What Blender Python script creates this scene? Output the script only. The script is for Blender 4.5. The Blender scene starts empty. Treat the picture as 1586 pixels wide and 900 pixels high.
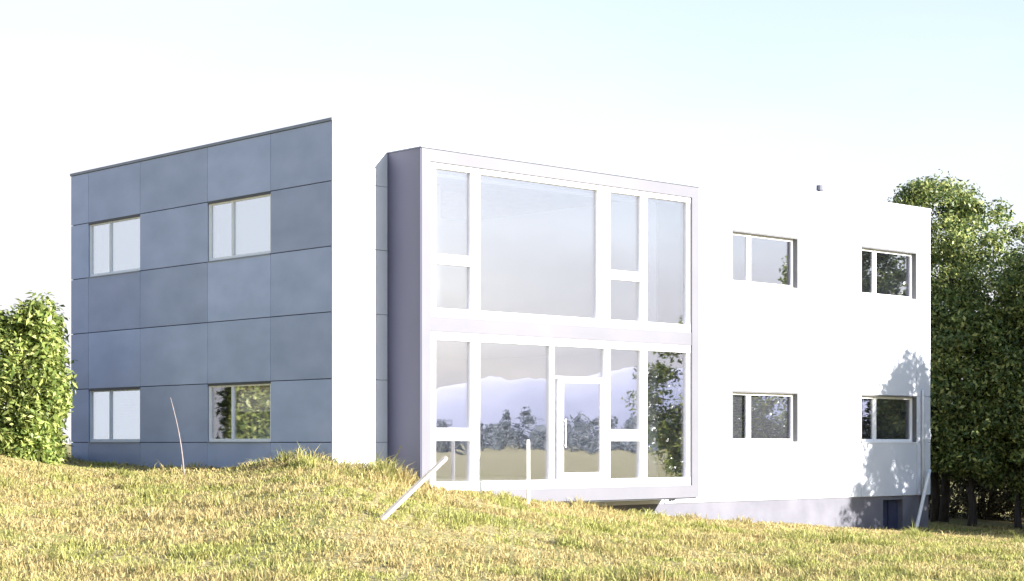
import bpy, math, random
import numpy as np
from mathutils import Vector

random.seed(7)
rng = np.random.default_rng(11)
sc = bpy.context.scene
COL = sc.collection

# ------------------------------------------------------------------ layout
F, CX, HY, EYE = 2800.0, 793.0, 686.0, 1.6          # focal length / centre / horizon in photo pixels, eye height
ANG = math.atan(2608 / 2800)
U = np.array([math.cos(ANG), math.sin(ANG)])        # along the white facade
V = np.array([-math.sin(ANG), math.cos(ANG)])       # along the grey facade
CORNER = np.array([-3.4323, 34.57])
EL = math.radians(17.0)
sd = np.array([0.0, 0.0])
light_h = V - 0.30 * U
light_h = light_h / np.linalg.norm(light_h)          # horizontal travel of the light
SUN = Vector((-light_h[0] * math.cos(EL), -light_h[1] * math.cos(EL), math.sin(EL)))


# ------------------------------------------------------------------ materials
def nodes_of(name):
    m = bpy.data.materials.new(name)
    m.use_nodes = True
    nt = m.node_tree
    return m, nt, nt.nodes['Principled BSDF'], nt.nodes, nt.links


def texco(nt, scale=(1, 1, 1)):
    t = nt.nodes.new('ShaderNodeTexCoord')
    mp = nt.nodes.new('ShaderNodeMapping')
    mp.inputs['Scale'].default_value = scale
    nt.links.new(t.outputs['Object'], mp.inputs['Vector'])
    return mp.outputs['Vector']


def mat_noise(name, c1, c2, rough=0.6, scale=2.0, stretch=(1, 1, 1), island=0.0, bump=0.0, bscale=40, metal=0.0, spec=0.5, detail=5):
    m, nt, b, N, L = nodes_of(name)
    v = texco(nt, stretch)
    n = N.new('ShaderNodeTexNoise')
    n.inputs['Scale'].default_value = scale
    n.inputs['Detail'].default_value = detail
    L.new(v, n.inputs['Vector'])
    r = N.new('ShaderNodeValToRGB')
    r.color_ramp.elements[0].position = 0.32
    r.color_ramp.elements[1].position = 0.68
    r.color_ramp.elements[0].color = (*c1, 1)
    r.color_ramp.elements[1].color = (*c2, 1)
    L.new(n.outputs['Fac'], r.inputs['Fac'])
    out = r.outputs['Color']
    if island:
        g = N.new('ShaderNodeNewGeometry')
        mr = N.new('ShaderNodeMapRange')
        mr.inputs['To Min'].default_value = 1 - island
        mr.inputs['To Max'].default_value = 1 + island
        L.new(g.outputs['Random Per Island'], mr.inputs['Value'])
        hs = N.new('ShaderNodeHueSaturation')
        L.new(mr.outputs['Result'], hs.inputs['Value'])
        L.new(out, hs.inputs['Color'])
        out = hs.outputs['Color']
    L.new(out, b.inputs['Base Color'])
    b.inputs['Roughness'].default_value = rough
    b.inputs['Metallic'].default_value = metal
    b.inputs['Specular IOR Level'].default_value = spec
    if bump:
        n2 = N.new('ShaderNodeTexNoise')
        n2.inputs['Scale'].default_value = bscale
        L.new(v, n2.inputs['Vector'])
        bp = N.new('ShaderNodeBump')
        bp.inputs['Strength'].default_value = bump
        bp.inputs['Distance'].default_value = 0.02
        L.new(n2.outputs['Fac'], bp.inputs['Height'])
        L.new(bp.outputs['Normal'], b.inputs['Normal'])
    return m


def mat_leaf(name, ca, cb, cc, trans=0.3, rough=0.5):
    """leaf cards: colour by leaf (random per island), part diffuse, part translucent"""
    m, nt, b, N, L = nodes_of(name)
    g = N.new('ShaderNodeNewGeometry')
    r = N.new('ShaderNodeValToRGB')
    e = r.color_ramp.elements
    e[0].position = 0.0; e[0].color = (*ca, 1)
    e[1].position = 1.0; e[1].color = (*cc, 1)
    k = e.new(0.55); k.color = (*cb, 1)
    L.new(g.outputs['Random Per Island'], r.inputs['Fac'])
    v = texco(nt)
    n = N.new('ShaderNodeTexNoise'); n.inputs['Scale'].default_value = 0.9; n.inputs['Detail'].default_value = 3
    L.new(v, n.inputs['Vector'])
    mr = N.new('ShaderNodeMapRange')
    mr.inputs['From Min'].default_value = 0.3; mr.inputs['From Max'].default_value = 0.7
    mr.inputs['To Min'].default_value = 0.7; mr.inputs['To Max'].default_value = 1.3
    L.new(n.outputs['Fac'], mr.inputs['Value'])
    hs = N.new('ShaderNodeHueSaturation')
    L.new(mr.outputs['Result'], hs.inputs['Value']); L.new(r.outputs['Color'], hs.inputs['Color'])
    L.new(hs.outputs['Color'], b.inputs['Base Color'])
    b.inputs['Roughness'].default_value = rough
    b.inputs['Specular IOR Level'].default_value = 0.35
    tr = N.new('ShaderNodeBsdfTranslucent')
    L.new(hs.outputs['Color'], tr.inputs['Color'])
    mx = N.new('ShaderNodeMixShader'); mx.inputs[0].default_value = trans
    L.new(b.outputs[0], mx.inputs[1]); L.new(tr.outputs[0], mx.inputs[2])
    L.new(mx.outputs[0], N['Material Output'].inputs['Surface'])
    return m


def mat_glass(name, refl=0.3, tint=(0.86, 0.88, 0.9), wav=0.004, coat=(0.95, 0.945, 1.0)):
    m, nt, b, N, L = nodes_of(name)
    N.remove(b)
    tr = N.new('ShaderNodeBsdfTransparent'); tr.inputs['Color'].default_value = (*tint, 1)
    gl = N.new('ShaderNodeBsdfGlossy'); gl.inputs['Roughness'].default_value = 0.0
    gl.inputs['Color'].default_value = (*coat, 1)
    n = N.new('ShaderNodeTexNoise'); n.inputs['Scale'].default_value = 0.9
    L.new(texco(nt), n.inputs['Vector'])
    bp = N.new('ShaderNodeBump'); bp.inputs['Strength'].default_value = 0.5; bp.inputs['Distance'].default_value = wav
    L.new(n.outputs['Fac'], bp.inputs['Height']); L.new(bp.outputs['Normal'], gl.inputs['Normal'])
    fr = N.new('ShaderNodeFresnel')
    ge = N.new('ShaderNodeNewGeometry')            # both faces of the sheet reflect alike (no total reflection inside it)
    mr = N.new('ShaderNodeMapRange'); mr.inputs['To Min'].default_value = 1.5; mr.inputs['To Max'].default_value = 1 / 1.5
    L.new(ge.outputs['Backfacing'], mr.inputs['Value']); L.new(mr.outputs['Result'], fr.inputs['IOR'])
    ad = N.new('ShaderNodeMath'); ad.operation = 'ADD'; ad.use_clamp = True
    ad.inputs[1].default_value = refl
    L.new(fr.outputs[0], ad.inputs[0])
    mx = N.new('ShaderNodeMixShader')
    L.new(ad.outputs[0], mx.inputs[0]); L.new(tr.outputs[0], mx.inputs[1]); L.new(gl.outputs[0], mx.inputs[2])
    L.new(mx.outputs[0], N['Material Output'].inputs['Surface'])
    return m


M = {}
M['white'] = mat_noise('white_panel', (0.57, 0.59, 0.65), (0.62, 0.64, 0.70), 0.45, 1.3, island=0.02)
M['white_back'] = mat_noise('white_backing', (0.20, 0.20, 0.20), (0.26, 0.26, 0.26), 0.8, 3)
M['grey'] = mat_noise('grey_cladding', (0.29, 0.345, 0.49), (0.365, 0.42, 0.58), 0.36, 0.9, stretch=(1, 1, 2.0), island=0.15, bump=0.05, bscale=3)
M['grey_back'] = mat_noise('grey_backing', (0.04, 0.045, 0.055), (0.06, 0.065, 0.07), 0.8, 3)
M['bay_grey'] = mat_noise('bay_trim_metal', (0.112, 0.110, 0.130), (0.13, 0.128, 0.146), 0.6, 0.8)
M['bay_side_shaded'] = mat_noise('bay_metal_shaded', (0.075, 0.075, 0.12), (0.092, 0.092, 0.145), 0.5, 0.8, stretch=(1, 1, 0.4))  # darker copy of the bay metal, shade of its side put into the colour
M['plinth'] = mat_noise('plinth_render', (0.116, 0.115, 0.138), (0.15, 0.148, 0.172), 0.85, 1.6, bump=0.3, bscale=60)
M['frame'] = mat_noise('white_frame', (0.78, 0.78, 0.78), (0.82, 0.82, 0.82), 0.35, 4)
M['dark'] = mat_noise('dark_trim_and_shade', (0.035, 0.04, 0.05), (0.055, 0.06, 0.07), 0.5, 3)  # pipe colour, also the strips painted as shade under bay and lintels
M['shade_lining'] = mat_noise('reveal_shade_grey', (0.10, 0.10, 0.105), (0.13, 0.13, 0.135), 0.6, 3)  # dark grey puts the shade of the window reveals into the colour
M['navy'] = mat_noise('navy_opening', (0.02, 0.025, 0.06), (0.035, 0.04, 0.08), 0.6, 3)
M['cap'] = mat_noise('coping_metal', (0.16, 0.18, 0.22), (0.2, 0.22, 0.26), 0.35, 2, metal=0.3)
M['whitecap'] = mat_noise('white_coping', (0.72, 0.72, 0.73), (0.78, 0.78, 0.78), 0.4, 2)
M['roofing'] = mat_noise('roof_felt', (0.12, 0.12, 0.12), (0.2, 0.2, 0.2), 0.9, 5)
M['interior'] = mat_noise('interior_paint', (0.76, 0.76, 0.75), (0.8, 0.8, 0.79), 0.7, 1)
M['floor'] = mat_noise('interior_floor', (0.33, 0.29, 0.26), (0.4, 0.36, 0.32), 0.4, 2)
M['blind'] = mat_noise('blind_pale', (0.72, 0.68, 0.67), (0.78, 0.74, 0.73), 0.7, 2)
M['blindpink'] = mat_noise('blind_pink', (0.66, 0.56, 0.54), (0.74, 0.63, 0.60), 0.7, 2)
M['blindgrey'] = mat_noise('blind_grey', (0.16, 0.16, 0.16), (0.2, 0.2, 0.2), 0.7, 2)
M['glass_bay'] = mat_glass('bay_glass', 0.34, (0.95, 0.96, 0.99))
M['glass_side'] = mat_glass('side_glass', 0.55, (0.95, 0.96, 0.97), 0.004, (0.85, 0.92, 1.0))
M['glass_clear'] = mat_glass('clear_glass', 0.12, (0.95, 0.96, 0.97))
M['steel'] = mat_noise('brushed_steel', (0.5, 0.5, 0.5), (0.6, 0.6, 0.6), 0.3, 4, metal=1.0)
M['wood'] = mat_noise('pale_wood', (0.46, 0.40, 0.33), (0.60, 0.54, 0.46), 0.75, 6, stretch=(6, 6, 0.6), bump=0.3)
M['whitewood'] = mat_noise('white_painted_wood', (0.62, 0.61, 0.6), (0.74, 0.73, 0.72), 0.6, 6, stretch=(4, 4, 0.7), bump=0.2)
M['twig'] = mat_noise('grey_stick', (0.17, 0.14, 0.14), (0.25, 0.21, 0.2), 0.8, 8)
M['bark'] = mat_noise('dark_bark', (0.035, 0.028, 0.024), (0.085, 0.07, 0.06), 0.9, 5, stretch=(3, 3, 0.6), bump=0.8, bscale=18)
M['bark_pale'] = mat_noise('pale_twigs', (0.22, 0.18, 0.14), (0.36, 0.30, 0.23), 0.9, 6)
M['leaf_hedge'] = mat_leaf('hedge_leaf', (0.07, 0.115, 0.025), (0.26, 0.32, 0.08), (0.52, 0.54, 0.19), 0.36, 0.42)
M['leaf_tree'] = mat_leaf('tree_leaf', (0.045, 0.08, 0.026), (0.14, 0.185, 0.048), (0.42, 0.43, 0.14), 0.26, 0.45)
M['leaf_dark'] = mat_leaf('conifer_needle', (0.02, 0.045, 0.025), (0.035, 0.07, 0.035), (0.06, 0.10, 0.045), 0.15, 0.6)
M['leaf_dry'] = mat_leaf('scrub_leaf', (0.06, 0.06, 0.035), (0.16, 0.14, 0.085), (0.34, 0.30, 0.2), 0.3, 0.7)
M['leaf_hazed'] = mat_leaf('hazed_far_leaf', (0.21, 0.24, 0.27), (0.28, 0.31, 0.34), (0.36, 0.39, 0.42), 0.3, 0.8)  # blue-grey paleness is distance haze put into the leaf colour
M['hill'] = mat_noise('hazy_hill', (0.50, 0.49, 0.60), (0.60, 0.58, 0.68), 0.95, 0.004, detail=8)  # pale lilac stands in for haze over the distant slopes
M['beige'] = mat_noise('beige_render', (0.5, 0.44, 0.4), (0.58, 0.5, 0.46), 0.8, 1.5)
M['tile'] = mat_noise('roof_tile', (0.2, 0.1, 0.07), (0.3, 0.15, 0.1), 0.8, 4)


# ------------------------------------------------------------------ mesh helpers
def tag(o, label=None, cat=None, group=None, kind=None):
    if label: o['label'] = label
    if cat: o['category'] = cat
    if group: o['group'] = group
    if kind: o['kind'] = kind
    return o


def empty(name, loc, rz=0.0):
    o = bpy.data.objects.new(name, None)
    o.empty_display_size = 0.3
    COL.objects.link(o)
    o.location = loc
    o.rotation_euler = (0, 0, rz)
    return o


class MB:
    def __init__(s):
        s.v, s.f = [], []

    def quad(s, a, b, c, d):
        n = len(s.v)
        s.v += [a, b, c, d]
        s.f.append((n, n + 1, n + 2, n + 3))

    def box(s, x0, x1, y0, y1, z0, z1):
        n = len(s.v)
        s.v += [(x0, y0, z0), (x1, y0, z0), (x1, y1, z0), (x0, y1, z0), (x0, y0, z1), (x1, y0, z1), (x1, y1, z1), (x0, y1, z1)]
        for q in ((0, 3, 2, 1), (4, 5, 6, 7), (0, 1, 5, 4), (1, 2, 6, 5), (2, 3, 7, 6), (3, 0, 4, 7)):
            s.f.append(tuple(n + i for i in q))
        return s

    def tube(s, pts, radii, k=8):
        rings = []
        for i, p in enumerate(pts):
            p = Vector(p)
            t = (Vector(pts[min(i + 1, len(pts) - 1)]) - Vector(pts[max(i - 1, 0)])).normalized()
            a = t.cross(Vector((0.31, 0.9, 0.2))).normalized()
            b = t.cross(a)
            n = len(s.v)
            for j in range(k):
                w = 2 * math.pi * j / k
                s.v.append(tuple(p + (a * math.cos(w) + b * math.sin(w)) * radii[i]))
            rings.append(n)
        for r0, r1 in zip(rings, rings[1:]):
            for j in range(k):
                s.f.append((r0 + j, r0 + (j + 1) % k, r1 + (j + 1) % k, r1 + j))
        s.f.append(tuple(reversed(range(rings[0], rings[0] + k))))
        s.f.append(tuple(range(rings[-1], rings[-1] + k)))
        return s

    def build(s, name, mat, parent=None, smooth=False, bevel=0.0):
        me = bpy.data.meshes.new(name)
        me.from_pydata(s.v, [], s.f)
        me.validate()
        me.materials.append(mat)
        if smooth:
            me.polygons.foreach_set('use_smooth', [True] * len(me.polygons))
        o = bpy.data.objects.new(name, me)
        COL.objects.link(o)
        if parent: o.parent = parent
        if bevel:
            b = o.modifiers.new('bevel', 'BEVEL'); b.width = bevel; b.segments = 2; b.limit_method = 'ANGLE'
        return o


def np_mesh(name, co, faces, mat, parent=None):
    """fast mesh from numpy arrays; faces (n,k)"""
    me = bpy.data.meshes.new(name)
    k = faces.shape[1]
    me.vertices.add(len(co)); me.vertices.foreach_set('co', co.astype(np.float32).ravel())
    me.loops.add(faces.size); me.loops.foreach_set('vertex_index', faces.astype(np.int32).ravel())
    me.polygons.add(len(faces)); me.polygons.foreach_set('loop_start', np.arange(0, faces.size, k, dtype=np.int32))
    me.update(calc_edges=True)
    me.materials.append(mat)
    o = bpy.data.objects.new(name, me)
    COL.objects.link(o)
    if parent: o.parent = parent
    return o


def wall_grid(mb, us, zs, holes, y0, y1, axis='x'):
    """a wall with rectangular openings; runs along x (facing -y) or along y (facing -x)"""
    us, zs = sorted(us), sorted(zs)

    def P(a, d, z):
        return (a, d, z) if axis == 'x' else (d, a, z)

    def solid(i, j):
        if i < 0 or j < 0 or i >= len(us) - 1 or j >= len(zs) - 1: return False
        cu, cz = (us[i] + us[i + 1]) / 2, (zs[j] + zs[j + 1]) / 2
        return not any(h[0] < cu < h[1] and h[2] < cz < h[3] for h in holes)
    for i in range(len(us) - 1):
        for j in range(len(zs) - 1):
            if not solid(i, j): continue
            a, b, c, d = us[i], us[i + 1], zs[j], zs[j + 1]
            mb.quad(P(a, y0, c), P(b, y0, c), P(b, y0, d), P(a, y0, d))
            mb.quad(P(a, y1, c), P(a, y1, d), P(b, y1, d), P(b, y1, c))
            if not solid(i - 1, j): mb.quad(P(a, y0, c), P(a, y0, d), P(a, y1, d), P(a, y1, c))
            if not solid(i + 1, j): mb.quad(P(b, y0, c), P(b, y1, c), P(b, y1, d), P(b, y0, d))
            if not solid(i, j - 1): mb.quad(P(a, y0, c), P(a, y1, c), P(b, y1, c), P(b, y0, c))
            if not solid(i, j + 1): mb.quad(P(a, y0, d), P(b, y0, d), P(b, y1, d), P(a, y1, d))


# ------------------------------------------------------------------ ground
SIL = np.array([(-700, 700), (-300, 702), (0, 708), (110, 717), (200, 727), (330, 730), (400, 728), (450, 722), (520, 727), (560, 734),
                (620, 748), (660, 760), (740, 767), (800, 777), (860, 785), (940, 796), (1040, 807), (1150, 813),
                (1340, 821), (1441, 823), (1586, 826), (2200, 828)], float)
CRE = np.array([(-700, 36), (0, 36.3), (110, 39.5), (300, 36.8), (515, 33.4), (652, 33.6), (1083, 39.0), (1441, 47.0), (1586, 50), (2200, 52)], float)


def vnoise(x, y, s, seed=0):
    """smooth value noise, numpy"""
    x = np.asarray(x) / s; y = np.asarray(y) / s
    xi = np.floor(x).astype(np.int64); yi = np.floor(y).astype(np.int64)
    fx = x - xi; fy = y - yi
    fx = fx * fx * (3 - 2 * fx); fy = fy * fy * (3 - 2 * fy)

    def h(a, b):
        n = (a * 374761393 + b * 668265263 + seed * 974711) & 0x7fffffff
        n = ((n ^ (n >> 13)) * 1274126177) & 0x7fffffff
        return ((n ^ (n >> 16)) & 0xffff) / 65535.0
    return (h(xi, yi) * (1 - fx) + h(xi + 1, yi) * fx) * (1 - fy) + (h(xi, yi + 1) * (1 - fx) + h(xi + 1, yi + 1) * fx) * fy


def ground_z(x, y):
    x = np.asarray(x, float); y = np.asarray(y, float)
    ys = np.maximum(y, 6.0)
    px = np.clip(CX + F * x / ys, -700, 2200)
    sil = sum(np.interp(px + d, SIL[:, 0], SIL[:, 1]) for d in (-30, -15, 0, 15, 30)) / 5
    yc = np.interp(px, CRE[:, 0], CRE[:, 1])
    z0 = 0.03
    zc = EYE - (sil - HY) / F * yc
    t = np.clip((y - 17.0) / (yc - 17.0), 0, 1)
    st = 0.55 * t + 0.45 * t * t * (3 - 2 * t)
    z = z0 + (zc - z0) * st
    w = np.clip((1450 - px) / 60, 0, 1)
    over = np.clip(y - yc, 0, 9)
    z = z - w * over * ((sil + 3 - HY) / F)
    amp = np.clip((y - 8) / 12, 0, 1) * np.clip((70 - y) / 20, 0, 1)
    z = z + amp * (0.10 * (vnoise(x, y, 2.6, 3) - 0.5) + 0.07 * (vnoise(x, y, 0.9, 5) - 0.5)) * (1 - 0.6 * t)
    far = np.clip((np.hypot(x, y - 40) - 90) / 300, 0, 1)
    return z * (1 - far) - 1.0 * far


def grow(lo, hi, step, limit, fac=1.25):
    a = list(np.arange(lo, hi + 1e-6, step))
    s = step
    left = []; c = lo
    while c > -limit:
        s *= fac; c -= s; left.append(c)
    s = step; c = a[-1]; right = []
    while c < limit:
        s *= fac; c += s; right.append(c)
    return np.array(left[::-1] + a + right)


gx = grow(-17, 19, 0.22, 4200)
gy = grow(12, 54, 0.22, 4200)
GX, GY = np.meshgrid(gx, gy)
GZ = ground_z(GX, GY)
co = np.stack([GX.ravel(), GY.ravel(), GZ.ravel()], 1)
nx, ny = len(gx), len(gy)
ii = (np.arange(ny - 1)[:, None] * nx + np.arange(nx - 1)[None, :]).ravel()
fc = np.stack([ii, ii + 1, ii + nx + 1, ii + nx], 1)


def mat_ground():
    m, nt, b, N, L = nodes_of('dry_turf')
    v = texco(nt)

    def nz(s, d=6):
        n = N.new('ShaderNodeTexNoise'); n.inputs['Scale'].default_value = s; n.inputs['Detail'].default_value = d
        L.new(v, n.inputs['Vector']); return n.outputs['Fac']

    def ramp(f, st):
        r = N.new('ShaderNodeValToRGB'); e = r.color_ramp.elements
        e[0].position, e[0].color = st[0][0], (*st[0][1], 1)
        e[1].position, e[1].color = st[-1][0], (*st[-1][1], 1)
        for p, c in st[1:-1]:
            k = e.new(p); k.color = (*c, 1)
        L.new(f, r.inputs['Fac']); return r.outputs['Color']
    base = ramp(nz(9, 8), [(0.3, (0.20, 0.16, 0.075)), (0.5, (0.35, 0.285, 0.13)), (0.72, (0.46, 0.39, 0.19))])
    green = ramp(nz(12, 8), [(0.3, (0.17, 0.17, 0.05)), (0.7, (0.34, 0.32, 0.11))])
    msk = ramp(nz(0.55, 4), [(0.45, (0, 0, 0)), (0.65, (1, 1, 1))])
    mx = N.new('ShaderNodeMix'); mx.data_type = 'RGBA'
    L.new(msk, mx.inputs[0]); L.new(base, mx.inputs[6]); L.new(green, mx.inputs[7])
    L.new(mx.outputs[2], b.inputs['Base Color'])
    b.inputs['Roughness'].default_value = 0.95
    b.inputs['Specular IOR Level'].default_value = 0.1
    bp = N.new('ShaderNodeBump'); bp.inputs['Strength'].default_value = 0.9; bp.inputs['Distance'].default_value = 0.06
    L.new(nz(16, 8), bp.inputs['Height']); L.new(bp.outputs['Normal'], b.inputs['Normal'])
    return m


g = np_mesh('ground', co, fc, mat_ground())
g.data.polygons.foreach_set('use_smooth', [True] * len(g.data.polygons))
tag(g, kind='structure')


def gz(x, y): return float(ground_z(np.array([x]), np.array([y]))[0])


def ground_hit(px, py):
    k = (px - CX) / F
    ys = np.arange(15, 60, 0.05)
    z = EYE - (py - HY) / F * ys
    hit = np.where(ground_z(k * ys, ys) >= z)[0]
    y = ys[hit[0]] if len(hit) else 34.0
    return float(k * y), float(y), gz(k * y, y)


def inside_building(x, y, pad=0.0):
    q = np.stack([x - CORNER[0], y - CORNER[1]], -1)
    u = q @ U; v = q @ V
    return (u > -pad) & (u < 19.92 + pad) & (v > -pad) & (v < 9.94 + pad)


# grass: one mesh of bent blades, colour by tuft
def make_grass(n):
    yy = np.sqrt(15.5 ** 2 + (51.5 ** 2 - 15.5 ** 2) * rng.random(n) ** 1.25)
    yy = np.clip(yy, 15.5, 51)
    xx = (rng.random(n) - 0.5) * (0.57 * yy + 5.0)
    # gather towards tuft centres
    cell = 0.30
    cxs = np.floor(xx / cell); cys = np.floor(yy / cell)
    hx = vnoise(cxs * 7.31, cys * 3.77, 1.0, 21); hy = vnoise(cxs * 5.17, cys * 9.13, 1.0, 22)
    tx = (cxs + hx) * cell; ty = (cys + hy) * cell
    pull = rng.random(n) ** 1.3 * 0.6
    xx = xx + (tx - xx) * pull; yy = yy + (ty - yy) * pull
    ok = ~inside_building(xx, yy, 0.02)
    xx, yy = xx[ok], yy[ok]; n = len(xx)
    px = CX + F * xx / yy
    yc = np.interp(px, CRE[:, 0], CRE[:, 1])
    tuft = 0.5 + 1.1 * vnoise(xx, yy, 0.45, 31)
    big = vnoise(xx, yy, 2.2, 32)
    h = (0.045 + 0.075 * rng.random(n)) * tuft * (0.65 + 0.8 * big)
    # rank growth on the crest before the corner and the bay
    rank = np.exp(-((px - 470) / 75.0) ** 2) + 0.6 * np.exp(-((px - 590) / 60.0) ** 2) + 0.35 * np.exp(-((px - 760) / 90.0) ** 2)
    rank = rank * np.clip(1 - np.abs(yy - yc) / 2.2, 0, 1) * (0.4 + vnoise(xx, yy, 0.35, 36))
    h = h * 0.88 + 0.22 * rank * (0.4 + 0.8 * rng.random(n))
    tus = np.clip((vnoise(xx, yy, 0.75, 51) - 0.66) / 0.12, 0, 1)
    mat_ = np.clip((vnoise(xx, yy * 0.6, 1.6, 52) - 0.60) / 0.12, 0, 1)
    h = h * (1 + 0.9 * tus) * (1 - 0.5 * mat_)
    tall = rng.random(n) < 0.006
    h = np.where(tall, h * 1.5 + 0.08, h)
    w = (0.004 + 0.005 * rng.random(n)) * (0.7 + yy / 50)
    z = ground_z(xx, yy) - 0.01
    h = h * (0.8 + 0.5 * vnoise(xx, yy, 1.3, 33))
    a = rng.random(n) * 2 * np.pi
    lean = 0.2 + 1.1 * rng.random(n) ** 0.8
    la = a + (rng.random(n) - 0.5) * 2.5
    dx, dy = np.cos(la) * lean * h, np.sin(la) * lean * h
    wx, wy = -np.sin(a) * w, np.cos(a) * w
    base = np.stack([xx, yy, z], 1)
    p0 = base + np.stack([wx, wy, 0 * z], 1); p1 = base - np.stack([wx, wy, 0 * z], 1)
    mid = base + np.stack([dx * 0.35, dy * 0.35, h * 0.6], 1)
    m0 = mid + np.stack([wx, wy, 0 * z], 1) * 0.75; m1 = mid - np.stack([wx, wy, 0 * z], 1) * 0.75
    tip = base + np.stack([dx, dy, h * (1 - 0.35 * lean)], 1)
    co = np.stack([p0, p1, m1, m0, tip], 1).reshape(-1, 3)
    k = np.arange(n) * 5
    tris = np.concatenate([np.stack([k, k + 1, k + 2], 1), np.stack([k, k + 2, k + 3], 1), np.stack([k + 3, k + 2, k + 4], 1)], 0)
    # own colour of each blade: straw, ochre or green
    gp = 0.36 * vnoise(xx, yy, 1.5, 41) + 0.40 * vnoise(xx, yy, 0.4, 42) + 0.24 * vnoise(xx, yy, 5, 43)
    gp = gp + 0.16 * np.clip(rank, 0, 1) + 0.10 * tus - 0.10 * mat_ + 0.22 * (rng.random(n) - 0.5)
    straw = np.array([0.56, 0.47, 0.22]); ochre = np.array([0.42, 0.32, 0.14]); green = np.array([0.43, 0.42, 0.13]); dk = np.array([0.25, 0.27, 0.08])
    r1 = rng.random(n)[:, None]
    dry = straw * (1 - r1) + ochre * r1
    grn = green * (1 - r1 ** 2) + dk * r1 ** 2
    f = np.clip((gp - 0.44) / 0.2, 0, 1)[:, None]
    c = dry * (1 - f) + grn * f
    c = c * (0.80 + 0.24 * rng.random(n))[:, None]
    cols = np.repeat(np.concatenate([c, np.ones((n, 1))], 1), 5, axis=0)
    m, nt, b, N, L = nodes_of('grass_blade')
    at = N.new('ShaderNodeAttribute'); at.attribute_name = 'blade'
    L.new(at.outputs['Color'], b.inputs['Base Color'])
    b.inputs['Roughness'].default_value = 0.7; b.inputs['Specular IOR Level'].default_value = 0.2
    tr = N.new('ShaderNodeBsdfTranslucent'); L.new(at.outputs['Color'], tr.inputs['Color'])
    mx = N.new('ShaderNodeMixShader'); mx.inputs[0].default_value = 0.3
    L.new(b.outputs[0], mx.inputs[1]); L.new(tr.outputs[0], mx.inputs[2]); L.new(mx.outputs[0], N['Material Output'].inputs['Surface'])
    o = np_mesh('dry_grass', co, tris, m)
    ca = o.data.color_attributes.new('blade', 'FLOAT_COLOR', 'POINT')
    ca.data.foreach_set('color', cols.astype(np.float32).ravel())
    tag(o, 'short dry yellow and green grass covering the slope before the building', 'grass', kind='stuff')


make_grass(500000)

# ------------------------------------------------------------------ building
B = empty('office_building', (CORNER[0], CORNER[1], 0), ANG)
tag(B, 'two storey office block, grey clad left side, white right side and projecting glazed bay', 'building')
LU, LV, TOP = 19.92, 9.94, 7.82
ROWS = [0.22, 1.61, 2.83, 4.11, 5.37, 6.62, TOP - 0.05]
BU0, BU1, BV, BZ0, BZ1 = 1.35, 9.44, -1.02, 0.39, 7.28
RW = [(11.78, 14.27, 1.61, 2.83), (16.85, 19.29, 1.61, 2.83), (11.78, 14.27, 5.37, 6.62), (16.85, 19.29, 5.37, 6.62)]
LW = [(6.93, 9.15, 1.61, 2.83), (2.03, 4.28, 1.61, 2.83), (6.93, 9.15, 5.37, 6.62), (2.03, 4.28, 5.37, 6.62)]
BAYHOLE = (1.62, 9.17, 0.66, 7.02)

# white long wall: structural wall with openings and thin white panels on it
w = MB()
wall_grid(w, [0.04, 1.62, 9.17, 11.78, 14.27, 16.85, 19.29, LU - 0.04], [0.22, 0.66, 1.61, 2.83, 5.37, 6.62, 7.02, TOP - 0.06],
          RW + [BAYHOLE], 0.03, 0.34)
wall = w.build('white_wall', M['white'], B)
p = MB()
ub = [0.0, 1.35, 9.44, 11.78, 14.27, 16.85, 19.29, LU]
G = 0.006
for i in range(len(ub) - 1):
    for j in range(len(ROWS) - 1):
        if i == 1: continue
        cu, cz = (ub[i] + ub[i + 1]) / 2, (ROWS[j] + ROWS[j + 1]) / 2
        if any(h[0] < cu < h[1] and h[2] < cz < h[3] for h in RW): continue
        p.box(ub[i] + (G if i > 2 else 0), ub[i + 1] - (G if i > 1 and i < 6 else 0), 0.0, 0.028, ROWS[j] + G, ROWS[j + 1] - G)
# strips of panel above and below the bay
p.box(1.35, 9.44, 0.0, 0.028, 7.02, TOP - 0.056)
p.box(1.35, 9.44, 0.0, 0.028, 0.40, 0.66)
p.build('white_cladding', M['white'], B, bevel=0.004)

# grey short wall
w = MB()
wall_grid(w, [0.05, 2.03, 4.28, 6.93, 9.15, LV - 0.04], [-1.4, 1.61, 2.83, 5.37, 6.62, TOP - 0.06], LW, 0.032, 0.34, axis='y')
w.build('grey_wall', M['grey_back'], B)
p = MB()
vb = [0.036, 2.03, 4.28, 6.93, 9.15, LV]
rows2 = [-1.4, 0.33] + ROWS[1:]
for i in range(5):
    for j in range(len(rows2) - 1):
        cv, cz = (vb[i] + vb[i + 1]) / 2, (rows2[j] + rows2[j + 1]) / 2
        if any(h[0] < cv < h[1] and h[2] < cz < h[3] for h in LW): continue
        p.box(0.0, 0.03, vb[i] + 0.004, vb[i + 1] - 0.004, rows2[j] + 0.008, rows2[j + 1] - 0.008)
p.build('grey_cladding', M['grey'], B, bevel=0.004)
w = MB()
w.box(0.0, 0.05, 0.0, 0.034, -1.4, TOP - 0.05)
w.build('corner_trim', M['white'], B)
# far walls
w = MB(); w.box(0.36, LU - 0.04, LV - 0.3, LV, -1.4, TOP - 0.06); w.build('rear_wall', M['white'], B)
w = MB(); w.box(LU - 0.3, LU - 0.036, 0.36, LV - 0.32, -1.4, TOP - 0.06); w.build('end_wall', M['white'], B)
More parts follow.
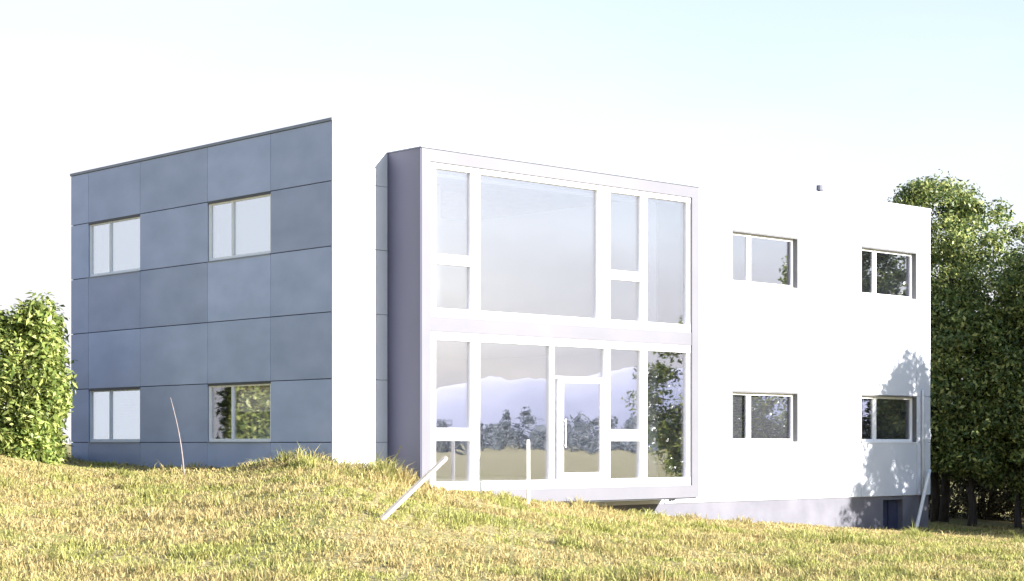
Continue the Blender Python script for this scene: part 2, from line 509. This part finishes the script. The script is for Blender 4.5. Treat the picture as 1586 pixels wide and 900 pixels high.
# plinth with the basement opening
w = MB()
wall_grid(w, [0.06, 17.85, 18.72, LU - 0.03], [-1.4, -0.72, 0.12, 0.216], [(17.85, 18.72, -0.72, 0.12)], 0.045, 0.36)
pl = w.build('plinth', M['plinth'], B)
w = MB(); w.box(17.86, 18.71, 0.20, 0.24, -0.72, 0.12); w.box(18.26, 18.32, 0.17, 0.198, -0.70, 0.11)
w.build('basement_hatch', M['navy'], pl)
# roof, coping
w = MB(); w.box(0.36, LU - 0.32, 0.36, LV - 0.32, 7.35, 7.55); roof = w.build('roof', M['roofing'], B)
w = MB()
w.box(-0.02, 0.36, 0.02, LV + 0.02, TOP - 0.052, TOP + 0.008)
w.build('grey_coping', M['cap'], B, bevel=0.006)
w = MB()
w.box(-0.02, LU + 0.02, -0.02, 0.018, TOP - 0.05, TOP + 0.01)
w.box(0.362, LU + 0.02, 0.02, 0.36, TOP - 0.05, TOP + 0.01)
w.box(LU - 0.32, LU + 0.02, 0.362, LV + 0.02, TOP - 0.05, TOP + 0.01)
w.box(0.362, LU - 0.324, LV - 0.32, LV + 0.02, TOP - 0.05, TOP + 0.01)
w.build('white_coping', M['whitecap'], B, bevel=0.006)
w = MB(); w.tube([(15.48, 0.26, 7.55), (15.48, 0.26, 7.93)], [0.05, 0.05], 12); w.tube([(15.48, 0.26, 7.93), (15.48, 0.26, 7.96), (15.48, 0.26, 8.05)], [0.085, 0.085, 0.08], 12)
w.build('roof_vent', M['plinth'], roof)
# floors and inner walls
w = MB()
w.box(0.36, LU - 0.32, 0.36, LV - 0.32, 0.45, 0.74)
w.box(0.36, LU - 0.32, 0.36, LV - 0.32, 3.75, 4.08)
w.build('floor_slab', M['interior'], B)
w = MB()
for z0, z1 in ((0.742, 3.748), (4.082, 7.348)):
    w.box(0.4, 10.19, 7.5, 7.6, z0, z1)
    w.box(10.31, 15.39, 3.4, 3.5, z0, z1)
    w.box(15.51, LU - 0.34, 3.4, 3.5, z0, z1)
    w.box(10.2, 10.3, 0.36, 7.49, z0, z1)
    w.box(1.0, 1.1, 1.2, 7.49, z0, z1)
    w.box(15.4, 15.5, 0.36, 7.49, z0, z1)
    w.box(5.3, 5.4, 7.61, LV - 0.33, z0, z1)
w.box(4.3, 5.3, 3.0, 3.3, 4.082, 7.348)
w.build('partition_wall', M['interior'], B)

# bay shell: metal box round the glazed front
T = 0.24
w = MB()
w.box(BU0 + 0.022, BU0 + T, BV, 0.0, BZ0, BZ1)
w.box(BU1 - T, BU1 - 0.022, BV, 0.0, BZ0, BZ1)
w.box(BU0 + T, BU1 - T, BV, -0.0, BZ1 - T, BZ1)
w.box(BU0 + T, BU1 - T, BV, -0.0, BZ0, BZ0 + 0.27)
bay = w.build('bay_shell', M['bay_grey'], B)
w = MB(); w.box(BU0 + 0.05, BU1 - 0.05, BV + 0.05, 0.04, BZ0 - 0.03, BZ0 - 0.002); w.build('bay_underside_shade', M['dark'], bay)  # dark sheet added as the shade beneath the bay
w = MB(); w.box(BU0 - 0.02, BU1 + 0.02, BV - 0.02, -0.002, BZ1 + 0.002, BZ1 + 0.03)
w.build('bay_coping', M['cap'], bay, bevel=0.005)
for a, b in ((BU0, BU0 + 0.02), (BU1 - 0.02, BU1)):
    w = MB(); w.box(a, b, BV + 0.012, -0.002, BZ0 + 0.004, BZ1 - 0.002); w.build('bay_side_panel', M['bay_side_shaded'], bay)
w = MB(); w.box(BU0 + T, BU1 - T, -0.97, 0.02, 0.662, 0.735); w.box(BU0 + T, BU1 - T, -0.9, 0.02, 3.75, 4.08)
w.build('bay_floor', M['interior'], bay)
# curtain wall of white mullions
fy0, fy1 = BV + 0.05, BV + 0.15
w = MB()
A0, A1 = BU0 + T, BU1 - T                      # 1.59 .. 9.20
Z0, Z1 = BZ0 + 0.27, BZ1 - T                   # .66 .. 7.04
cols = [(A0, 1.77), (2.68, 2.92), (6.25, 6.42), (6.47, 6.64), (7.58, 7.80), (9.09, A1)]
for (z0, z1) in ((0.84, 3.60), (4.22, 6.93)):
    for a, b in cols:
        if z0 < 1 and abs(a - 6.25) < .01: continue
        if z0 < 1 and abs(a - 6.47) < .01: a = 6.46
        w.box(a, b, fy0, fy1, z0, z1)
w.box(A0, A1, fy0 - 0.01, fy1, Z0, 0.84)
w.box(A0, A1, fy0 - 0.01, fy1, 3.60, 3.76)
w.box(A0, A1, fy0 - 0.01, fy1, 4.05, 4.22)
w.box(A0, A1, fy0 - 0.01, fy1, 6.93, Z1)
for a, b in ((1.77, 2.68), (6.64, 7.58)):
    w.box(a, b, fy0 + 0.004, fy1, 5.08, 5.28)
    w.box(a, b, fy0 + 0.004, fy1, 1.64, 1.89)
w.box(4.86, 4.99, fy0 + 0.002, fy1, 0.84, 3.60)
w.box(4.99, 6.46, fy0 + 0.006, fy1, 2.93, 2.98)
w.box(5.12, 5.20, fy0 + 0.006, fy1, 0.84, 2.93)
w.box(6.42, 6.47, fy0 + 0.05, fy1, 4.22, 6.93)
cw = w.build('curtain_wall', M['frame'], B, bevel=0.006)
w = MB(); w.box(A0 + 0.002, A1 - 0.002, BV + 0.014, fy1, 3.762, 4.048); w.build('spandrel', M['bay_grey'], cw)
for a, b, c, d in ((1.77, 2.68, 5.28, 6.93), (1.77, 2.68, 4.22, 5.08), (2.92, 6.25, 4.22, 6.93), (6.64, 7.58, 5.28, 6.93), (6.64, 7.58, 4.22, 5.08), (7.80, 9.09, 4.22, 6.93),
                   (1.77, 2.68, 1.89, 3.60), (1.77, 2.68, 0.84, 1.64), (2.92, 4.86, 0.84, 3.60), (6.64, 7.58, 1.89, 3.60), (6.64, 7.58, 0.84, 1.64), (7.80, 9.09, 0.84, 3.60),
                   (4.99, 6.46, 2.98, 3.60), (4.99, 5.12, 0.84, 2.93)):
    w = MB(); w.box(a - 0.01, b + 0.01, fy0 + 0.06, fy0 + 0.085, c - 0.01, d + 0.01)
    o = w.build('pane', M['glass_bay'], cw)
# entrance door leaf
w = MB()
d0, d1 = 5.205, 6.455
w.box(d0, d0 + 0.08, fy0 + 0.03, fy0 + 0.1, 0.85, 2.92)
w.box(d1 - 0.08, d1, fy0 + 0.03, fy0 + 0.1, 0.85, 2.92)
w.box(d0 + 0.08, d1 - 0.08, fy0 + 0.03, fy0 + 0.1, 2.85, 2.92)
w.box(d0 + 0.08, d1 - 0.08, fy0 + 0.03, fy0 + 0.1, 0.85, 0.98)
door = w.build('entrance_door', M['frame'], B, bevel=0.005)
w = MB(); w.box(d0 + 0.07, d1 - 0.07, fy0 + 0.055, fy0 + 0.075, 0.97, 2.86); w.build('pane', M['glass_bay'], door)
w = MB(); w.tube([(5.28, fy0 - 0.03, 1.5), (5.28, fy0 - 0.03, 2.1)], [0.016, 0.016], 10)
w.tube([(5.28, fy0 + 0.031, 1.55), (5.28, fy0 - 0.03, 1.55)], [0.011, 0.011], 8); w.tube([(5.28, fy0 + 0.031, 2.05), (5.28, fy0 - 0.03, 2.05)], [0.011, 0.011], 8)
w.build('handle', M['steel'], door)


def window(h, side, split, blind=None, refl='glass_bay', lab=None):
    """white two-light window in its opening; 'right' = long white wall, 'left' = grey wall"""
    a, b, c, d = h
    rec = 0.12 if side == 'right' else 0.03
    dep = 0.08

    def bx(mb, x0, x1, y0, y1, z0, z1):
        if side == 'right': mb.box(x0, x1, y0, y1, z0, z1)
        else: mb.box(y0, y1, x0, x1, z0, z1)
    f = MB()
    t = 0.055 if side == 'right' else 0.05
    e = 0.002
    bx(f, a + e, a + t, rec, rec + dep, c + e, d - e)
    bx(f, b - t, b - e, rec, rec + dep, c + e, d - e)
    bx(f, a + t, b - t, rec, rec + dep, d - t, d - e)
    bx(f, a + t, b - t, rec, rec + dep, c + e, c + t)
    s = a + (b - a) * split
    mw = 0.042 if side == 'right' else 0.015
    bx(f, s - mw, s + mw, rec - 0.004, rec + dep, c + t, d - t)
    wd = f.build('window', M['frame'], B, bevel=0.004)
    for x0, x1 in ((a + t, s - mw), (s + mw, b - t)):
        # sash round each light, set a little behind the frame
        q = MB(); st = 0.032 if side == 'right' else 0.025
        bx(q, x0 + e, x0 + st, rec + 0.012, rec + dep - 0.01, c + t + e, d - t - e)
        bx(q, x1 - st, x1 - e, rec + 0.012, rec + dep - 0.01, c + t + e, d - t - e)
        bx(q, x0 + st, x1 - st, rec + 0.012, rec + dep - 0.01, d - t - st, d - t - e)
        bx(q, x0 + st, x1 - st, rec + 0.012, rec + dep - 0.01, c + t + e, c + t + st)
        q.build('sash', M['frame'], wd)
        q = MB(); bx(q, x0 + st - 0.004, x1 - st + 0.004, rec + 0.035, rec + 0.05, c + t + st - 0.004, d - t - st + 0.004)
        q.build('pane', M[refl], wd)
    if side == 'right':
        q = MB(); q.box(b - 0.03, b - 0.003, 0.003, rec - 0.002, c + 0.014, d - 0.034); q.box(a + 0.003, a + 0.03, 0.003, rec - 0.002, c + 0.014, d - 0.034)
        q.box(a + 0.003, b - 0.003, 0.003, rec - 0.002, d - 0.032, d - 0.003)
        q.build('reveal_shade', M['shade_lining'], wd)  # dark boxes stand for the shaded jambs and head
    # sill
    q = MB(); bx(q, a + e, b - e, -0.015, rec - 0.002, c - 0.012, c + 0.012)
    q.build('sill', M['whitecap'] if side == 'right' else M['cap'], wd)
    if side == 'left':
        q = MB(); bx(q, a + e, b - e, 0.004, rec - 0.003, d - 0.045, d + 0.006); q.build('head_shade_strip', M['dark'], wd)  # dark strip painted as lintel shadow and gap at the top
    if blind:
        half = blind == 'blindpink'               # drawn half way down over the nearer light only
        q = MB(); z = c + (0.62 if half else 0.1)
        a2, b2 = (a + t, s - 0.02) if half else (a + t, b - t)
        while z < d - 0.1:
            bx(q, a2, b2, rec + 0.13, rec + 0.137, z, z + 0.058); z += 0.064
        q.build('blind', M[blind], wd)
    return wd


window(RW[0], 'right', 0.31, 'blindgrey')
window(RW[1], 'right', 0.31)
window(RW[2], 'right', 0.31)
window(RW[3], 'right', 0.31)
window(LW[0], 'left', 0.60, 'blind', 'glass_side')
window(LW[1], 'left', 0.62, 'blindpink', 'glass_clear')
window(LW[2], 'left', 0.60, None, 'glass_side')
window(LW[3], 'left', 0.62, None, 'glass_side')
# small fittings on the long wall
w = MB(); w.box(LU + 0.0, LU + 0.10, 0.05, 0.13, 1.70, 1.92); w.box(LU + 0.10, LU + 0.16, 0.07, 0.11, 1.76, 1.84); w.build('corner_lamp', M['frame'], B, bevel=0.01)
w = MB(); w.tube([(LU - 0.42, -0.05, 0.05), (LU - 0.42, -0.05, 2.95), (LU - 0.42, -0.05, 3.0)], [0.038, 0.038, 0.03], 10)
w.build('conduit', M['white'], B, smooth=True)
w = MB(); w.tube([(9.62, 0.05, 0.34), (9.62, -0.08, 0.34), (9.62, -0.10, 0.30)], [0.055, 0.055, 0.05], 12); w.build('overflow_pipe', M['dark'], B, smooth=True)


# ------------------------------------------------------------------ stakes and poles
def at(px, py, Y): return ((px - CX) / F * Y, Y, EYE - (py - HY) / F * Y)


def stake(name, p0, p1, r0, r1, mat, label, cat, sq=False, bend=0.0):
    p0, p1 = Vector(p0), Vector(p1)
    o = MB()
    if sq:
        o.tube([p0, p0.lerp(p1, 0.97), p1], [r0, r1, r1 * 0.7], 4)
    else:
        n = 7
        side = (p1 - p0).cross(Vector((0, 1, 0))).normalized()
        pts = [p0.lerp(p1, i / n) + side * bend * math.sin(math.pi * i / n) for i in range(n + 1)]
        o.tube(pts, [r0 + (r1 - r0) * i / n for i in range(n + 1)], 8)
    origin = p0.copy()
    o.v = [tuple(Vector(v) - origin) for v in o.v]
    ob = o.build(name, M[mat], None, smooth=not sq)
    ob.location = origin
    tag(ob, label, cat)
    return ob


bx_, by_, bz_ = ground_hit(590, 806)
dirp = Vector(at(692, 708, by_ + 0.25)) - Vector((bx_, by_, bz_))
b0 = Vector((bx_, by_, bz_)) - dirp * 0.06
stake('leaning_plank', b0, Vector((bx_, by_, bz_)) + dirp, 0.042, 0.038, 'wood', 'pale wooden plank stuck at a slant into the grass before the bay', 'plank', sq=True)
Y = 35.3; x = (818 - CX) / F * Y
stake('wooden_stake', (x, Y, gz(x, Y) - 0.3), at(818, 681, Y), 0.042, 0.038, 'whitewood', 'upright white stake in front of the large ground floor pane', 'stake', sq=True)
Y = 35.4; x = (286 - CX) / F * Y
stake('thin_stick', (x, Y, gz(x, Y) - 0.15), at(264, 616, Y), 0.018, 0.008, 'twig', 'thin leaning grey stick before the grey clad wall', 'stick', bend=-0.05)
Y = 46.9; x = (1417 - CX) / F * Y
stake('leaning_pole', (x, Y, gz(x, Y) - 0.1), at(1440, 728, 47.75), 0.05, 0.045, 'whitewood', 'white pole leaning on the right corner of the building', 'pole')


# ------------------------------------------------------------------ foliage
def leaves(centers, rad, per, size, seed, flat=1.0, up=0.25, aspect=0.45):
    """leaf cards in clumps: centers (n,3), clump radius, leaves per clump -> verts, quads"""
    r = np.random.default_rng(seed)
    n = len(centers) * per
    c = np.repeat(centers, per, axis=0)
    rr = np.repeat(np.broadcast_to(rad, (len(centers),)), per)[:, None]
    off = r.normal(size=(n, 3)); off /= np.linalg.norm(off, axis=1)[:, None]
    off *= (r.random((n, 1)) ** 0.45)
    off[:, 2] *= flat
    pos = c + off * rr
    nrm = off + 0.8 * r.normal(size=(n, 3)) + np.array([0, 0, up])
    nrm /= np.linalg.norm(nrm, axis=1)[:, None]
    t = r.normal(size=(n, 3)) + np.array([0, 0, up])
    t -= (t * nrm).sum(1)[:, None] * nrm
    t /= np.linalg.norm(t, axis=1)[:, None]
    b = np.cross(nrm, t)
    s = (size * (0.6 + 0.8 * r.random((n, 1))))
    a = pos - t * s * 0.5; d = pos + t * s * 0.5
    m0 = pos + b * s * aspect * 0.5 + nrm * s * 0.06; m1 = pos - b * s * aspect * 0.5 + nrm * s * 0.06
    co = np.stack([a, m0, d, m1], 1).reshape(-1, 3)
    k = np.arange(n) * 4
    return co, np.stack([k, k + 1, k + 2, k + 3], 1)


def crown_centers(n, R, z0, z1, prof, seed, lump=0.25, inner=0.35):
    r = np.random.default_rng(seed)
    out = []
    ph = r.random(6) * 6.28
    while len(out) < n:
        t = r.random(); a = r.random() * 2 * math.pi
        rp = prof(t)
        if r.random() > rp + 0.08: continue
        lob = 1 + lump * (math.sin(2 * a + ph[0] + 5 * t) * .5 + math.sin(3 * a + ph[1] - 7 * t) * .5 + 0.6 * math.sin(5 * a + ph[2] + 13 * t))
        q = (inner + (1 - inner) * r.random()) if r.random() < 0.35 else 0.8 + 0.25 * r.random()
        rad = R * rp * lob * q
        out.append((rad * math.cos(a), rad * math.sin(a), z0 + (z1 - z0) * t))
    return np.array(out)


def trunk_mesh(h, r0, seed, limbs=7, spread=1.4, stems=1, z_lo=0.35):
    r = random.Random(seed)
    mb = MB()
    for s in range(stems):
        ox, oy = (0, 0) if stems == 1 else (r.uniform(-.35, .35), r.uniform(-.35, .35))
        tx, ty = ox + r.uniform(-.25, .25) * (1 + stems * .4), oy + r.uniform(-.25, .25) * (1 + stems * .4)
        n = 8
        pts = [(ox + (tx - ox) * (i / n) + 0.06 * math.sin(i * 1.3 + seed), oy + (ty - oy) * (i / n) + 0.06 * math.cos(i * 1.7 + seed), -0.25 + (h + .25) * i / n) for i in range(n + 1)]
        mb.tube(pts, [r0 * (1.25 if i == 0 else 1) * (1 - 0.8 * i / n) + 0.012 for i in range(n + 1)], 8)
        for k in range(limbs):
            f = z_lo + (0.9 - z_lo) * (k + r.random() * .6) / limbs
            i = min(int(f * n), n - 1)
            b0 = Vector(pts[i]).lerp(Vector(pts[i + 1]), f * n - i)
            a = r.random() * 6.28
            L = spread * (1.1 - 0.6 * f) * r.uniform(.7, 1.1)
            d = Vector((math.cos(a), math.sin(a), r.uniform(.25, .8)))
            mb.tube([b0, b0 + d * L * .5 + Vector((0, 0, .05)), b0 + d * L], [r0 * .38 * (1.1 - .6 * f), r0 * .22, .008], 6)
    return mb


def tree(name, x, y, label, cat, R, z0, z1, prof, leafmat, ncl, per, size, crad, seed, trunk_r=0.12, stems=1, bark='bark', group=None, lump=0.25, flat=0.8, up=0.25, aspect=0.45, limbs=7):
    base = gz(x, y)
    T = empty(name, (x, y, base))
    tag(T, label, cat, group)
    trunk_mesh(z0 + (z1 - z0) * 0.8, trunk_r, seed, limbs, R * 0.8, stems, max(0.1, z0 / max(z1, .1))).build('trunk', M[bark], T, smooth=True)
    cs = crown_centers(ncl, R, z0, z1, prof, seed, lump)
    rr = np.random.default_rng(seed + 1)
    co, fc = leaves(cs, crad * (0.6 + 0.8 * rr.random(len(cs))), per, size, seed + 2, flat, up, aspect)
    np_mesh('crown', co, fc, M[leafmat], T)
    return T


oval = lambda t: math.sqrt(max(0.0, 1 - (2 * t - 0.95) ** 2)) if t < 0.975 else 0.05
bushy = lambda t: min(1.0, 0.55 + 1.6 * t) * math.sqrt(max(0.0, 1 - max(0, (t - 0.35) / 0.66) ** 2))
cone = lambda t: max(0.03, (1 - t) ** 0.8)
flame = lambda t: min(1.0, 0.5 + 2.2 * t) * (max(0.0, 1 - max(0, (t - 0.3) / 0.71) ** 1.5))

# visible trees right of the building
tree('leafy_tree', 12.65, 53.6, 'tall leafy tree, bright yellow green top and dark lower crown, right of the white wall', 'tree',
     2.7, 1.5, 10.0, bushy, 'leaf_tree', 560, 190, 0.125, 0.46, 101, 0.13, 2, lump=0.36)
tree('leafy_tree', 16.1, 51.6, 'leafy green tree cut by the right edge of the picture', 'tree',
     2.6, 0.9, 8.3, bushy, 'leaf_tree', 460, 190, 0.125, 0.46, 111, 0.10, 1, lump=0.3)
tree('leafy_tree', 18.9, 50.6, 'leafy tree outermost at the right, only its side in the picture', 'tree',
     2.0, 0.7, 5.4, bushy, 'leaf_tree', 380, 130, 0.15, 0.45, 121, 0.12, 1, lump=0.2)
tree('slim_tree', 13.05, 51.6, 'slim dark tree on a pair of thin trunks, nearest the wall end', 'tree', 1.5, 1.5, 6.6, bushy, 'leaf_tree', 230, 120, 0.15, 0.42, 126, 0.10, 2, lump=0.2)
tree('slim_tree', 14.35, 51.4, 'slim dark tree on one thin trunk, between the paired trunks and the picture edge', 'tree', 1.4, 1.3, 6.0, bushy, 'leaf_tree', 210, 120, 0.15, 0.42, 128, 0.09, 1, lump=0.2)
for (x, y, zt, R, s, lab) in ((13.3, 60.0, 11.1, 1.5, 131, 'pointed dark conifer peeping over the roof, nearer the leafy tree'),
                              (12.75, 60.5, 10.6, 1.5, 132, 'small dark conifer tip, leftmost above the white roof edge')):
    tree('conifer_tree', x, y, lab, 'tree', R, 0.8, zt, cone, 'leaf_dark', 260, 110, 0.13, 0.34, s, 0.11, 1, lump=0.15, flat=0.5, aspect=0.22, limbs=5,
         group='conifers behind the white roof')

# trees just outside the frame on the right: they throw the shadow on the wall end and show in the panes
tree('shade_tree', 18.95, 42.5, 'rounded tree on the sunny side opposite the right end of the white wall', 'tree', 1.9, 0.2, 7.4, bushy, 'leaf_tree', 480, 120, 0.15, 0.42, 141, 0.12, 2, group='trees along the right boundary')
tree('shade_tree', 19.3, 46.9, 'tallest tree in the middle of the right boundary row', 'tree', 2.1, 0.4, 10.2, bushy, 'leaf_tree', 560, 120, 0.16, 0.45, 151, 0.14, 2, group='trees along the right boundary')
tree('shade_tree', 30.0, 42.0, 'small tree standing apart from the boundary row, mirrored in the right bay panes', 'tree', 2.6, 0.3, 7.2, bushy, 'leaf_tree', 330, 110, 0.17, 0.46, 171, 0.13, 1, group='trees along the right boundary')
tree('shade_tree', 23.0, 51.0, 'lower bushy tree at the far end of the right boundary row', 'tree', 2.3, 0.4, 8.6, bushy, 'leaf_tree', 360, 120, 0.16, 0.46, 161, 0.14, 2, group='trees along the right boundary')

# dry scrub behind the trunks
scr = [(13.2, 57.0, 2.6, 171, 'dry scrub seen just left of the paired tree trunks'),
       (14.9, 57.6, 3.0, 172, 'dry scrub seen right of the paired tree trunks'),
       (16.6, 57.0, 2.8, 173, 'dry scrub by the right edge of the picture'),
       (18.6, 57.4, 3.0, 174, 'dry scrub outermost on the right')]
for x, y, h, s, lab in scr:
    tree('scrub_bush', x, y, lab, 'bush', 1.5, -0.1, h, oval, 'leaf_dry', 150, 70, 0.11, 0.34, s, 0.05, 5, 'bark_pale', 'dry scrub behind the trees', limbs=8)

# clipped leafy hedge left of the grey wall
H = empty('leafy_hedge', (-9.9, 37.6, gz(-9.9, 37.4)))
tag(H, 'tall bright green leafy hedge beside the left end of the grey wall', 'hedge')
r = np.random.default_rng(5)
pts = []
for _ in range(1500):
    a = r.random(); X = -a * 8.0 + 0.2
    topz = 2.98 + 0.14 * math.sin(X * 2.1) + 0.10 * math.sin(X * 5.3 + 1) + 0.0
    q = r.random()
    zz = r.random() ** 0.9 * topz
    if q < 0.55: yy = -0.62 + 0.14 * r.normal()
    elif q < 0.75: yy = r.uniform(-.6, .6); zz = topz - 0.15 * r.random()
    elif q < 0.85: yy = r.uniform(-.6, .6); X = 0.36 - 0.12 * r.random() - 0.12 * math.sin(zz * 3)
    else: yy = r.uniform(-.5, .7)
    pts.append((X, yy, zz))
co, fc = leaves(np.array(pts), 0.22 + 0.16 * r.random(len(pts)), 50, 0.15, 77, 1.3, 0.9, 0.42)
np_mesh('foliage', co, fc, M['leaf_hedge'], H)
w = MB()
rr = random.Random(3)
for k in range(14):
    X = -0.1 - k * 0.56; top = 2.6 + rr.uniform(-.2, .4)
    w.tube([(X, 0, -0.25), (X + rr.uniform(-.1, .1), rr.uniform(-.1, .1), top * .5), (X + rr.uniform(-.2, .2), rr.uniform(-.3, .2), top)], [0.05, 0.035, 0.012], 6)
w.build('stem', M['bark'], H, smooth=True)

# ------------------------------------------------------------------ far hills seen in the glass (right of the camera)
na, nr = 140, 10
az = np.linspace(math.radians(-40), math.radians(38), na)
rad = np.linspace(1500, 3600, nr)
co = []
for j, rdd in enumerate(rad):
    pr = math.sin(math.pi * (j / (nr - 1)) ** 0.8)
    for i, a in enumerate(az):
        hgt = 0.62 * (95 + 45 * math.sin(a * 7 + 1.2) + 24 * math.sin(a * 17 + 2) + 9 * math.sin(a * 41) + 4 * math.sin(a * 97 + j))
        edge = min(1, (i / 12), (na - 1 - i) / 12)
        co.append((rdd * math.cos(a), rdd * math.sin(a) + 36, -3 + hgt * max(pr, 0) * max(edge, 0)))
ii = (np.arange(nr - 1)[:, None] * na + np.arange(na - 1)[None, :]).ravel()
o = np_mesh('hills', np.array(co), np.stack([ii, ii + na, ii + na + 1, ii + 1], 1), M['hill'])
o.data.polygons.foreach_set('use_smooth', [True] * len(o.data.polygons))
tag(o, kind='structure')
# woodland on the plain before the hills, seen only as a tree line in the glass
rw = np.random.default_rng(91)
cs = []
for k in range(420):
    a = rw.uniform(-0.62, 0.55); d = rw.uniform(520, 760)
    bx0, by0 = d * math.cos(a), d * math.sin(a) + 36
    ht = rw.uniform(6, 13)
    for q in range(16):
        t = rw.random()
        cs.append((bx0 + rw.normal() * 4.5 * (1.1 - t), by0 + rw.normal() * 4.5 * (1.1 - t), -1.2 + ht * t))
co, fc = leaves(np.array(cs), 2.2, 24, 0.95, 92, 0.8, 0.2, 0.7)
tag(np_mesh('far_woodland', co, fc, M['leaf_hazed']), 'haze-pale line of far woodland mirrored in the ground floor glass', 'woodland', kind='stuff')

# ------------------------------------------------------------------ light, sky, camera
sun = bpy.data.lights.new('sun', 'SUN')
sun.energy = 4.2
sun.angle = math.radians(0.53)
sun.color = (1.0, 0.96, 0.91)
so = bpy.data.objects.new('sun', sun)
COL.objects.link(so)
so.rotation_euler = SUN.to_track_quat('Z', 'Y').to_euler()
so.location = (30, -20, 30)

wd = bpy.data.worlds.new('World')
sc.world = wd
wd.use_nodes = True
nt = wd.node_tree
bg = nt.nodes['Background']
sky = nt.nodes.new('ShaderNodeTexSky')
sky.sky_type = 'NISHITA'
sky.sun_disc = False
sky.sun_elevation = EL
sky.sun_rotation = math.atan2(SUN.x, SUN.y)
sky.altitude = 50
sky.air_density = 1.0
sky.dust_density = 1.0
sky.ozone_density = 3.0
# thin high haze: whitens the sky towards the horizon and to the left
N, L = nt.nodes, nt.links
tc = N.new('ShaderNodeTexCoord')
sp = N.new('ShaderNodeSeparateXYZ'); L.new(tc.outputs['Generated'], sp.inputs[0])
mpv = N.new('ShaderNodeMapping'); mpv.inputs['Scale'].default_value = (2.0, 2.0, 7.0); L.new(tc.outputs['Generated'], mpv.inputs['Vector'])
nz = N.new('ShaderNodeTexNoise'); nz.inputs['Scale'].default_value = 2.2; nz.inputs['Detail'].default_value = 4; L.new(mpv.outputs[0], nz.inputs['Vector'])


def mth(op, a, b, clamp=False):
    n = N.new('ShaderNodeMath'); n.operation = op; n.use_clamp = clamp
    for i, q in enumerate((a, b)):
        if isinstance(q, (int, float)): n.inputs[i].default_value = q
        else: L.new(q, n.inputs[i])
    return n.outputs[0]


xx = mth('MINIMUM', mth('MAXIMUM', sp.outputs[0], -0.35), 0.35)
hz = mth('SUBTRACT', 1.32, mth('MULTIPLY', sp.outputs[2], 3.0))
hz = mth('SUBTRACT', hz, mth('MULTIPLY', xx, 0.6))
hz = mth('ADD', hz, mth('MULTIPLY', mth('SUBTRACT', nz.outputs['Fac'], 0.5), 0.5), True)
mxw = N.new('ShaderNodeMix'); mxw.data_type = 'RGBA'
L.new(hz, mxw.inputs[0]); L.new(sky.outputs['Color'], mxw.inputs[6])
mxw.inputs[7].default_value = (2.9, 2.88, 3.0, 1)
L.new(mxw.outputs[2], bg.inputs['Color'])
bg.inputs['Strength'].default_value = 0.09

cam = bpy.data.cameras.new('camera')
cam.sensor_width = 36.0
cam.lens = 36.0 * F / 1586.0
cam.shift_y = (HY - 450.0) / 1586.0
cam.clip_start = 0.1
cam.clip_end = 9000
co_ = bpy.data.objects.new('camera', cam)
COL.objects.link(co_)
co_.location = (0, 0, EYE)
co_.rotation_euler = (math.radians(90), 0, 0)
sc.camera = co_

sc.view_settings.view_transform = 'Standard'
sc.view_settings.look = 'None'
sc.view_settings.gamma = 1.0
sc.view_settings.exposure = 2.02
sc.cycles.max_bounces = 10
sc.cycles.transparent_max_bounces = 12
sc.cycles.use_denoising = True
sc.render.resolution_x = 1024
sc.render.resolution_y = 581
